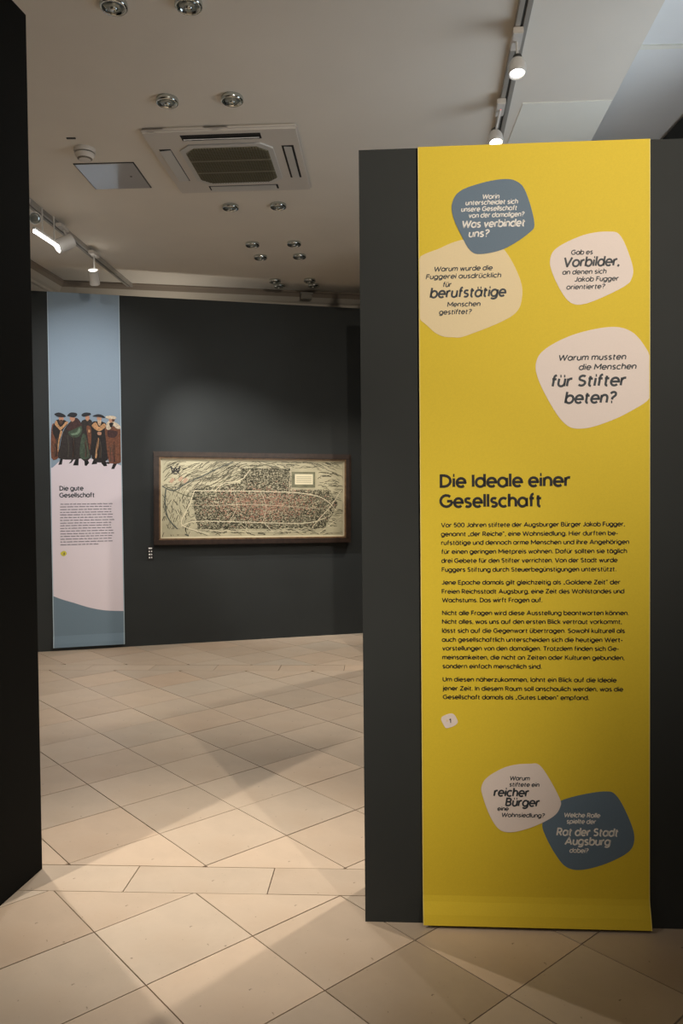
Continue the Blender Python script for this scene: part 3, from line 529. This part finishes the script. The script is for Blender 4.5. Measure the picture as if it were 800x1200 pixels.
for fi, grp in enumerate(DATA['figs']):
    root = None
    for k, (n, P_) in enumerate(sorted(grp, key=lambda g: g[0] != grp[0][0] or g is not grp[0])):
        P_ = [(min(max(x, .001), w-.001), z) for x, z in P_]
        sm = smooth_loop(P_, 3) if n not in ('legs',) else P_
        sm = [(min(max(x, .001), w-.001), z) for x, z in sm]
        q = []
        for p_ in sm:
            if not q or abs(p_[0]-q[-1][0])+abs(p_[1]-q[-1][1]) > 1e-4: q.append(p_)
        y = D-.0022-.0004*k-.0001*fi; m = mat('print_'+n, FC[n], .75, noise=.35 if n not in ('legs', 'cap', 'face') else .1, nscale=60)
        if n == 'legs': y = D-.0019
        o = obj('printed_man' if root is None else PN[n], slab(q, y, y+.0002), m, bb if root is None else root)
        if root is None: root = tag(o, flab[fi])
    xs_ = [p[0] for p in grp[0][1]]; zs_ = [p[1] for p in grp[0][1]]; rf = random.Random(fi+5)
    for k in range(7):                              # painted folds of the robe
        s_ = .25+.5*rf.random(); xx = min(xs_)+(max(xs_)-min(xs_))*s_; z0 = min(zs_)+.015; z1 = z0+(max(zs_)-z0)*rf.uniform(.35, .6)
        bm = bmesh.new(); ribbon(bm, [(xx, z0), (xx+rf.uniform(-.008, .012), (z0+z1)/2), (xx+rf.uniform(-.01, .01), z1)], rf.uniform(.003, .007), D-.0052)
        flat('printed_fold', bm, mat('print_fold_'+str(k % 3), [(.10, .05, .035), (.012, .010, .010), (.07, .065, .05)][k % 3], .75), root)
bm = bmesh.new()
for t, x, z, wd, st in DATA['bhead']: lettering(bm, t, x, z, wd, .041, .15, D-.0024)
flat('heading', bm, M_INKD, bb)
bm = bmesh.new(); rr = random.Random(3)                 # sixteen rows of print too small to read
for x, z, x1 in DATA['brows']:
    c = x
    while c < x1-.01:
        wl = min(rr.uniform(.018, .062), x1-c); ribbon(bm, [(c, z+.0045), (c+wl, z+.0045)], .0085, D-.0024)
        if rr.random() < .6: q = c+rr.uniform(.1, .8)*wl; ribbon(bm, [(q, z), (q, z+.014)], .003, D-.0025)
        c += wl+.007
flat('paragraph', bm, M_INKG, bb)
bg = obj('number_badge', slab(smooth_loop(DATA['bbadge'], 4), D-.0026, D-.0018), mat('badge_yellow', (.62, .56, .06), .6), bb)
bx_ = sum(p[0] for p in DATA['bbadge'])/7; bz_ = sum(p[1] for p in DATA['bbadge'])/7
bm = bmesh.new(); ribbon(bm, [(bx_+.004, bz_-.011), (bx_+.006, bz_+.011)], .008, D-.0032); flat('lettering', bm, M_INKD, bg)

# ---- framed town map
th = s_b; mdx, mdy = 1/math.hypot(1, s_b), s_b/math.hypot(1, s_b)
mu, mz = .952, 1.0
fm = thing('framed_map', 'wide old bird\'s-eye town map in a brown wooden frame on the back partition', 'picture', (-2.787+mdx*mu, 7.398+mdy*mu, mz), math.atan(s_b))
fm.rotation_euler = (0, .012, math.atan(s_b))
FWd, FH = 2.015, .925; rw = .052
def rail_(x0, x1, z0, z1, horiz):
    bm = bmesh.new(); box(bm, x0, x1, -.062, 0, z0, z1, .004)
    return bm
for nm, a in (('frame_rail', (0, FWd, 0, rw)), ('frame_rail', (0, FWd, FH-rw, FH)), ('frame_rail', (0, rw, rw, FH-rw)), ('frame_rail', (FWd-rw, FWd, rw, FH-rw))):
    obj(nm, rail_(*a, True), M_WOOD, fm)
bm = bmesh.new()
i0, i1 = rw-.002, rw+.014
for a in ((i0, FWd-i0, i0, i1), (i0, FWd-i0, FH-i1, FH-i0), (i0, i1, i1, FH-i1), (FWd-i1, FWd-i0, i1, FH-i1)): box(bm, a[0], a[1], -.050, -.01, a[2], a[3])
tag(obj('inner_slip', bm, M_WOODL, fm), 'lighter brown inner edge of the frame')
px0, px1, pz0, pz1 = i1, FWd-i1, i1, FH-i1
bm = bmesh.new(); box(bm, px0-.004, px1+.004, -.030, -.012, pz0-.004, pz1+.004); obj('map_sheet', bm, M_PAPER, fm)
bm = bmesh.new()
for a in ((px0, px1, pz0, pz0+.012), (px0, px1, pz1-.012, pz1), (px0, px0+.014, pz0, pz1), (px1-.014, px1, pz0, pz1)): box(bm, a[0], a[1], -.0312, -.030, a[2], a[3])
obj('paper_margin', bm, M_MAPLT, fm)
# the drawing, in a frame of its own from 0..1 in both directions
PW, PH = px1-px0-.03, pz1-pz0-.026
X = lambda s: px0+.015+s*PW
Z = lambda t: pz0+.013+t*PH
def strokes(name, m, lst, y): 
    bm = bmesh.new()
    for pts, wd in lst: ribbon(bm, [(X(a), Z(b)) for a, b in smooth_open(pts, 4)], wd, y)
    return flat(name, bm, m, fm)
R = random.Random(11)
def in_town(s, t):                              # walled town: long lens shape
    return .125+.07*(1-t) < s < .97-.12*abs(t-.42)*2 and .10 < t < .90-.0*s and not (s < .42 and t > .62+.35*(s-.18)) and not (s > .70 and t > .62)
lst = []
for k in range(1500):                            # rolling field furrows outside the walls
    s, t = R.random(), R.random()
    if in_town(s, t) or (.70 < s < .85 and .62 < t < .9): continue
    L = R.uniform(.015, .055); a = .025*math.sin(s*23+t*17) + (.10*(t-.3) if s < .45 else -.015)
    if s < .14 and t < .6: L = R.uniform(.006, .014); a = R.choice((-.05, .06))
    if s+L > 1 or not 0.01 < t+a < .99: continue
    lst.append(([(s, t), (s+L*.5, min(.99, t+R.uniform(-.005, .02)+a*.5)), (s+L, t+a)], R.choice((.0025, .004, .0055))))
o = strokes('engraved_furrows', M_MAPINK, lst, -.0314); o['kind'] = 'stuff'
bm = bmesh.new()                                # house rows inside the walls: thousands of little hatched roofs
bm2 = bmesh.new()
n = 0
while n < 12500:
    s, t = R.random(), R.random()
    if not in_town(s, t): continue
    n += 1
    red = math.exp(-((s-.55)/.22)**2-((t-.42)/.16)**2)
    ang = -.5+1.1*t if s < .5 else .35-.3*t
    if R.random() < .25: ang += 1.4
    L = R.uniform(.006, .019); h_ = R.uniform(.0026, .0058)
    tgt = bm2 if R.random() < red*.42 else bm
    x, z = X(s), Z(t); dx, dz2 = math.cos(ang)*L/2, math.sin(ang)*L/2
    if x-abs(dx) < px0+.02 or x+abs(dx) > px1-.02: continue
    ribbon(tgt, [(x-dx, z-dz2), (x+dx, z+dz2)], h_*(1.3 if tgt is bm2 else 1), -.0315 if tgt is bm else -.0317)
o = flat('engraved_houses', bm, M_MAPINK, fm); o['kind'] = 'stuff'
o = flat('red_roofs', bm2, M_MAPRED, fm); o['kind'] = 'stuff'
strokes('moat', M_MAPRIV, [([(.0, .66), (.06, .60), (.13, .70), (.22, .80), (.30, .90), (.38, .985)], .011), ([(.02, .62), (.015, .45), (.03, .25), (.09, .08), (.14, .01)], .013)], -.0320)
strokes('river_arm', M_MAPGR, [([(.30, .70), (.42, .84), (.52, .93), (.62, .985)], .008), ([(.02, .66), (.10, .56), (.18, .52), (.30, .58)], .008)], -.0320)
roads = [([(.13, .60), (.35, .60), (.62, .59), (.80, .56), (.90, .48), (.96, .34)], .011), ([(.10, .14), (.18, .20), (.4, .19), (.62, .17), (.80, .17), (.90, .24)], .012),
         ([(.17, .60), (.14, .40), (.10, .20), (.13, .12), (.25, .03)], .012), ([(.99, .62), (.93, .40), (.86, .22), (.82, .10)], .010), ([(.99, .26), (.90, .10), (.86, .03)], .008),
         ([(.70, .93), (.695, .75), (.69, .60)], .008), ([(.28, .60), (.33, .70), (.42, .74), (.47, .88)], .009), ([(.36, .20), (.40, .40), (.38, .60)], .006),
         ([(.54, .17), (.56, .38), (.53, .60)], .006), ([(.55, .17), (.60, .05)], .008), ([(.22, .40), (.5, .42), (.88, .36)], .006), ([(.25, .08), (.5, .06), (.78, .06)], .008)]
strokes('pale_roads', M_MAPLT, [(a, b*.62) for a, b in roads], -.0324)
rows_ = []
for k in range(9):                              # strip fields beside the river
    s = .17+.028*k; rows_.append(([(s, .62+.05*k*.6), (s+.02, .70+.05*k*.6)], .004))
for a in (((.14, .60), (.25, .66), (.40, .90)), ((.16, .72), (.28, .80), (.37, .93))): rows_.append((list(a), .005))
strokes('strip_fields', M_MAPINK, rows_, -.0328)
bm = bmesh.new(); box(bm, X(.705), X(.838), -.0336, -.0320, Z(.65), Z(.86)); c1 = obj('cartouche', bm, M_MAPGR, fm)
bm = bmesh.new(); box(bm, X(.722), X(.825), -.0344, -.0330, Z(.69), Z(.83)); obj('cartouche_field', bm, M_MAPLT, c1)
bm = bmesh.new(); [ribbon(bm, [(X(.73), Z(.715+.02*k)), (X(.817), Z(.715+.02*k))], .003, -.0348) for k in range(5)]; flat('cartouche_rules', bm, M_MAPGR, c1)
for a in ((.02, .12, .03, .10), (.90, .985, .03, .12)):
    bm = bmesh.new(); box(bm, X(a[0]), X(a[1]), -.0334, -.0320, Z(a[2]), Z(a[3])); obj('corner_plate', bm, M_PAPER, fm)
bm = bmesh.new()                                # dark crest: a pair of crossed wings
for pts, wd in (([(.045, .92), (.055, .84), (.07, .90), (.085, .84), (.095, .92)], .012), ([(.05, .82), (.09, .90)], .010), ([(.09, .82), (.05, .90)], .010), ([(.06, .82), (.08, .82)], .012)):
    ribbon(bm, [(X(a), Z(b)) for a, b in pts], wd, -.0334)
flat('crest', bm, M_MAPDK, fm)
for s, t, a in ((.055, .72, .3), (.10, .74, 1.0), (.125, .72, .9)):
    bm = bmesh.new(); ribbon(bm, [(X(s)-.02, Z(t)-.01), (X(s)+.01, Z(t)+.03)], .03, -.0332)
    flat('pink_wash', bm, mat('map_pink_wash', (.45, .30, .20), .5), fm)

# ---- small black wall label
u0, u1 = .889, .940
lb = thing('wall_label', 'small black label with tiny white marks on the wall left of the map\'s lower corner', 'label', (-2.787+mdx*u0, 7.398+mdy*u0, .846), math.atan(s_b))
obj('label_plate', B(0, .062, -.006, 0, 0, .142, .001), M_DARK, lb)
bm = bmesh.new()
for z, segs in ((.122, ((.013, .047),)), (.091, ((.014, .024), (.036, .046))), (.061, ((.013, .030), (.036, .046))), (.030, ((.014, .027), (.036, .046)))):
    for a, b in segs: ribbon(bm, [(a, z), (b, z)], .014, -.0068)
flat('printed_marks', bm, M_INKW, lb)

# ---- ceiling air conditioner
ac = thing('air_conditioner', 'square white ceiling cassette air conditioner with dark central intake grille', 'air conditioner', (-.690, 5.127, zc), -.055)
bm = bmesh.new(); box(bm, -.475, .475, -.475, .475, -.030, 0, .012); obj('panel_frame', bm, M_PLAST, ac)
def octa(hx, hy, c, z0, z1):
    return prism([(-hx+c, -hy), (hx-c, -hy), (hx, -hy+c), (hx, hy-c), (hx-c, hy), (-hx+c, hy), (-hx, hy-c), (-hx, -hy+c)], z0, z1)
obj('grille_surround', octa(.295, .300, .07, -.040, -.028), M_PLASTE, ac)
g = obj('intake_grille', octa(.262, .268, .065, -.044, -.038), mat('olive_filter_mesh', (.085, .078, .045), .8, noise=.3, nscale=160), ac)
bm = bmesh.new()
for k in range(29):
    y = -.245+k*.0175; hw = .262-max(0, abs(y)-.203)
    box(bm, -hw, hw, y-.0022, y+.0022, -.047, -.043)
for k in range(29):
    x = -.245+k*.0175; hw = .268-max(0, abs(x)-.197)
    box(bm, x-.0022, x+.0022, -hw, hw, -.047, -.043)
o = obj('grille_mesh', bm, mat('olive_plastic', (.17, .155, .10), .6), g); o['kind'] = 'stuff'
for y in (-.09, .09): obj('grille_bar', B(-.262, .262, y-.005, y+.005, -.0485, -.043), mat('grey_olive_bar', (.26, .24, .17), .5), g)
for k in range(4):
    rot = Matrix.Rotation(k*PI/2, 4, 'Z')
    bm = bmesh.new(); b2 = bmesh.new(); box(b2, -.245, .245, -.425, -.350, -.0305, -.0295); merge(bm, b2, rot)
    s_ = tag(obj('air_outlet', bm, M_DARK, ac), 'dark air outlet slot')
    tilt = [28, 4, 2, 4][k]; wf = [.010, .024, .034, .034][k]
    b2 = bmesh.new(); box(b2, -.232, .232, -wf, wf, -.004, .0); bm = bmesh.new()
    merge(bm, b2, rot @ Matrix.Translation((0, [-.378, -.388, -.388, -.388][k], -.033)) @ Matrix.Rotation(math.radians(tilt), 4, 'X'))
    obj('flap', bm, M_PLASTE, s_)

# ---- ceiling hatch
ht = thing('ceiling_hatch', 'glossy square white access hatch in the ceiling beside the smoke detector', 'hatch', (-1.548, 5.372, zc), -.035)
obj('hatch_frame', B(-.203, .203, -.213, .213, -.004, 0), M_RAILD, ht)
dr = obj('hatch_door', B(-.196, .196, -.206, .206, -.007, -.002, .001), M_HATCH, ht)
bm = lathe([(.0, -.0085), (.008, -.0085), (.009, -.006)], 10); bmesh.ops.translate(bm, verts=bm.verts[:], vec=(.12, -.0, 0)); obj('latch', bm, M_RAILD, dr)

# ---- smoke detector
sd = thing('smoke_detector', 'round white smoke detector on the ceiling', 'smoke detector', (-1.61, 4.955, zc))
obj('detector_base', lathe([(0, 0), (.066, 0), (.068, -.012), (.064, -.026), (0, -.026)], 28), M_PLAST, sd, smooth=False)
obj('shadow_gap', lathe([(.052, -.024), (.052, -.034), (0, -.034)], 24), M_DARK, sd)
hd = obj('detector_head', lathe([(0, -.032), (.060, -.032), (.060, -.042), (.048, -.060), (.034, -.070), (0, -.072)], 28), M_PLAST, sd)
obj('sensor_window', lathe([(.0405, -.046), (.047, -.0615), (.038, -.0685), (.030, -.066)], 20), mat('detector_grey', (.16, .14, .11), .5), hd)
bm = B(-.035, .02, -.006, .006, -.006, 0); tag(obj('indicator_clip', bm, M_RAILD, None, (-1.635, 4.80, zc)), 'tiny dark clip on the ceiling beside the smoke detector', 'clip')

# ---- chrome downlights, a repeat
dl0 = thing('downlight', '', 'downlight', (0, 0, zc))
obj('trim_ring', lathe([(.030, 0), (.060, 0), (.062, -.008), (.062, -.022), (.057, -.027), (.049, -.026), (.046, -.012), (.036, -.009)], 28), M_CHROME, dl0, smooth=True)
gl = obj('lamp_glass', lathe([(.047, -.010), (.040, -.022), (.028, -.028), (.020, -.029), (0, -.029)], 24), M_GLASSY, dl0, smooth=True)
obj('centre_cap', lathe([(.018, -.028), (.017, -.034), (.008, -.036), (0, -.036)], 16), M_CHROME, gl, smooth=True)
spots_ = [((-.997, 3.50), 'chrome downlight at the top edge left of centre, with a bright glint'), ((-.662, 3.498), 'chrome downlight cut by the top edge, right of the glinting one'),
 ((-.948, 4.345), 'left chrome downlight of the pair just above the air conditioner'), ((-.585, 4.332), 'right chrome downlight of the pair just above the air conditioner'),
 ((-.825, 5.942), 'left downlight of the pair just beyond the air conditioner'), ((-.460, 5.925), 'right downlight of the pair just beyond the air conditioner'),
 ((-.761, 6.829), 'upper left downlight of the middle group of four'), ((-.394, 6.816), 'upper right downlight of the middle group of four'),
 ((-.728, 7.196), 'lower left downlight of the middle group of four'), ((-.367, 7.181), 'lower right downlight of the middle group of four'),
 ((-.664, 8.0), 'upper left downlight of the farthest group of four'), ((-.306, 7.99), 'upper right downlight of the farthest group of four'),
 ((-.634, 8.19), 'lower left downlight of the farthest group, at the cornice'), ((-.273, 8.19), 'lower right downlight of the farthest group, at the cornice')]
for i, ((x, y), lab) in enumerate(spots_):
    if i == 0: r = dl0
    else:
        r = dl0.copy(); COL.objects.link(r)
        for ch in list(dl0.children):
            c = ch.copy(); COL.objects.link(c); c.parent = r
            for g_ in ch.children: d = g_.copy(); COL.objects.link(d); d.parent = c
    r.location = (x, y, zc); r['label'] = lab; r['group'] = 'chrome downlights in the ceiling'; r['category'] = 'downlight'

# ---- track rails
def rail(p0, p1, label):
    d = Vector((p1[0]-p0[0], p1[1]-p0[1], 0)); L = d.length; rz = math.atan2(d.y, d.x)
    t = thing('track_rail', label, 'track', (p0[0], p0[1], zc), rz)
    bm = bmesh.new()
    for a, b in ((-.030, -.006), (.006, .030)): box(bm, 0, L, a, b, -.036, 0, .002)
    obj('rail_body', bm, M_RAIL, t); obj('rail_slot', B(0, L, -.006, .006, -.030, 0), M_RAILD, t)
    for x in (0, L): obj('end_cap', B(x-.006, x+.006, -.031, .031, -.037, 0), M_PLAST, t)
    return rz
rzR = rail((.43, -.4), (1.29, 7.7), 'pale lighting track running along the ceiling above the yellow banner')
rzL = rail((-2.59, .5), (-2.175, 8.2), 'pale lighting track running along the ceiling above the blue banner')

def spotlight(label, adapt, head, aim, R_=.036, L_=.085, lens=M_LAMPW, led=False, shape='cup', rz=rzR, capm=None):
    t = thing('track_spotlight', label, 'spotlight', (adapt[0], adapt[1], zc-.036), rz)
    M_inv = Matrix.Translation(t.location) @ Matrix.Rotation(rz, 4, 'Z'); M_inv = M_inv.inverted()
    h = M_inv @ Vector(head); d = (M_inv.to_3x3() @ Vector(aim)).normalized()
    obj('adapter', B(-.075, .075, -.024, .024, -.030, 0, .003), M_PLAST, t)
    if led: obj('indicator_light', lathe([(0, -.033), (.004, -.033), (.005, -.029)], 8), M_RED, t)
    top = Vector((0, 0, -.028)); q = d.to_track_quat('Z', 'Y').to_matrix().to_4x4()
    back = h-d*(L_*.35)
    bm = bmesh.new(); v = back-top; Ls = v.length
    lathe([(.0065, 0), (.0065, Ls)], 10, bm, Matrix.Translation(top) @ v.to_track_quat('Z', 'Y').to_matrix().to_4x4()); obj('stem', bm, M_PLASTE, t)
    Mh = Matrix.Translation(h) @ q
    if shape == 'cup': prof = [(0, -L_/2), (R_*.45, -L_/2+.002), (R_*.72, -L_/2+.012), (R_*.95, -L_*.1), (R_, L_*.3), (R_*.98, L_/2), (R_*.86, L_/2), (R_*.84, L_*.36), (0, L_*.34)]
    else: prof = [(0, -L_/2), (R_*.96, -L_/2), (R_, -L_/2+.006), (R_, L_/2), (R_*.9, L_/2), (R_*.88, L_*.34), (0, L_*.33)]
    hd = obj('lamp_head', lathe(prof, 28, None, Mh), M_PLASTE, t, smooth=(shape == 'cup'))
    obj('lens', lathe([(R_*.84, L_*.37), (R_*.5, L_*.43), (0, L_*.45)], 20, None, Mh), lens, hd)
    obj('collar', lathe([(R_*.5, -L_/2-.012), (R_*.5, -L_/2+.008)], 16, None, Mh), M_RAILD, hd)
spotlight('white track spotlight facing the viewer, nearer one on the track above the yellow banner', (.853, 3.718), (.852, 3.70, 3.510), (-.05, -.22, -.97), R_=.042)
spotlight('glowing track spotlight just above the top edge of the yellow banner', (.910, 4.37), (.893, 4.42, 3.505), (-.02, -.35, -.94), R_=.042, lens=M_LAMPY, led=True)
spotlight('silver track spotlight on the left track, partly hidden by the left partition', (-2.27, 5.60), (-2.20, 5.63, 3.51), (.35, -.8, -.35), R_=.045, lens=M_GLASSY, rz=rzL)
spotlight('bright tilted cylinder spotlight on the left track, mouth towards the lower left', (-2.218, 6.24), (-2.175, 6.16, 3.495), (-.75, -.55, -.55), R_=.055, L_=.14, shape='can', rz=rzL)
spotlight('glowing upright spotlight farthest along the left track, above the blue banner', (-2.186, 6.93), (-2.195, 6.95, 3.450), (.05, -.55, .80), R_=.045, L_=.13, shape='can', rz=rzL)
lt = thing('linear_lamp', 'bright linear tube lamp under the left track beside the partition', 'lamp', (-2.215, 5.66, 3.425), math.atan2(.36, .04))
v = Vector((.04, .36, 0)).length
bm = lathe([(.013, 0), (.013, v)], 12, None, Matrix.Rotation(PI/2, 4, 'Y')); obj('tube', bm, M_TUBE, lt)
bm = B(-.01, v+.01, -.012, .012, .012, .030, .002); obj('tube_holder', bm, M_PLASTE, lt)
for x in (.12, v-.06): obj('hanger', B(x-.004, x+.004, -.004, .004, .028, .215), M_PLASTE, lt)
# small grey hood on the far cornice
hb = thing('cornice_sensor', 'small grey box fixed on the rear cornice above the back partition', 'sensor', (-.36, RY(-.36)-.235, 3.60), .205)
obj('sensor_body', B(-.06, .06, -.03, .03, 0, .06, .006), mat('sensor_grey', (.25, .23, .19), .6), hb)
obj('sensor_hood', B(-.07, .07, -.04, .03, .052, .07, .004), mat('sensor_hood_grey', (.30, .28, .24), .6), hb)
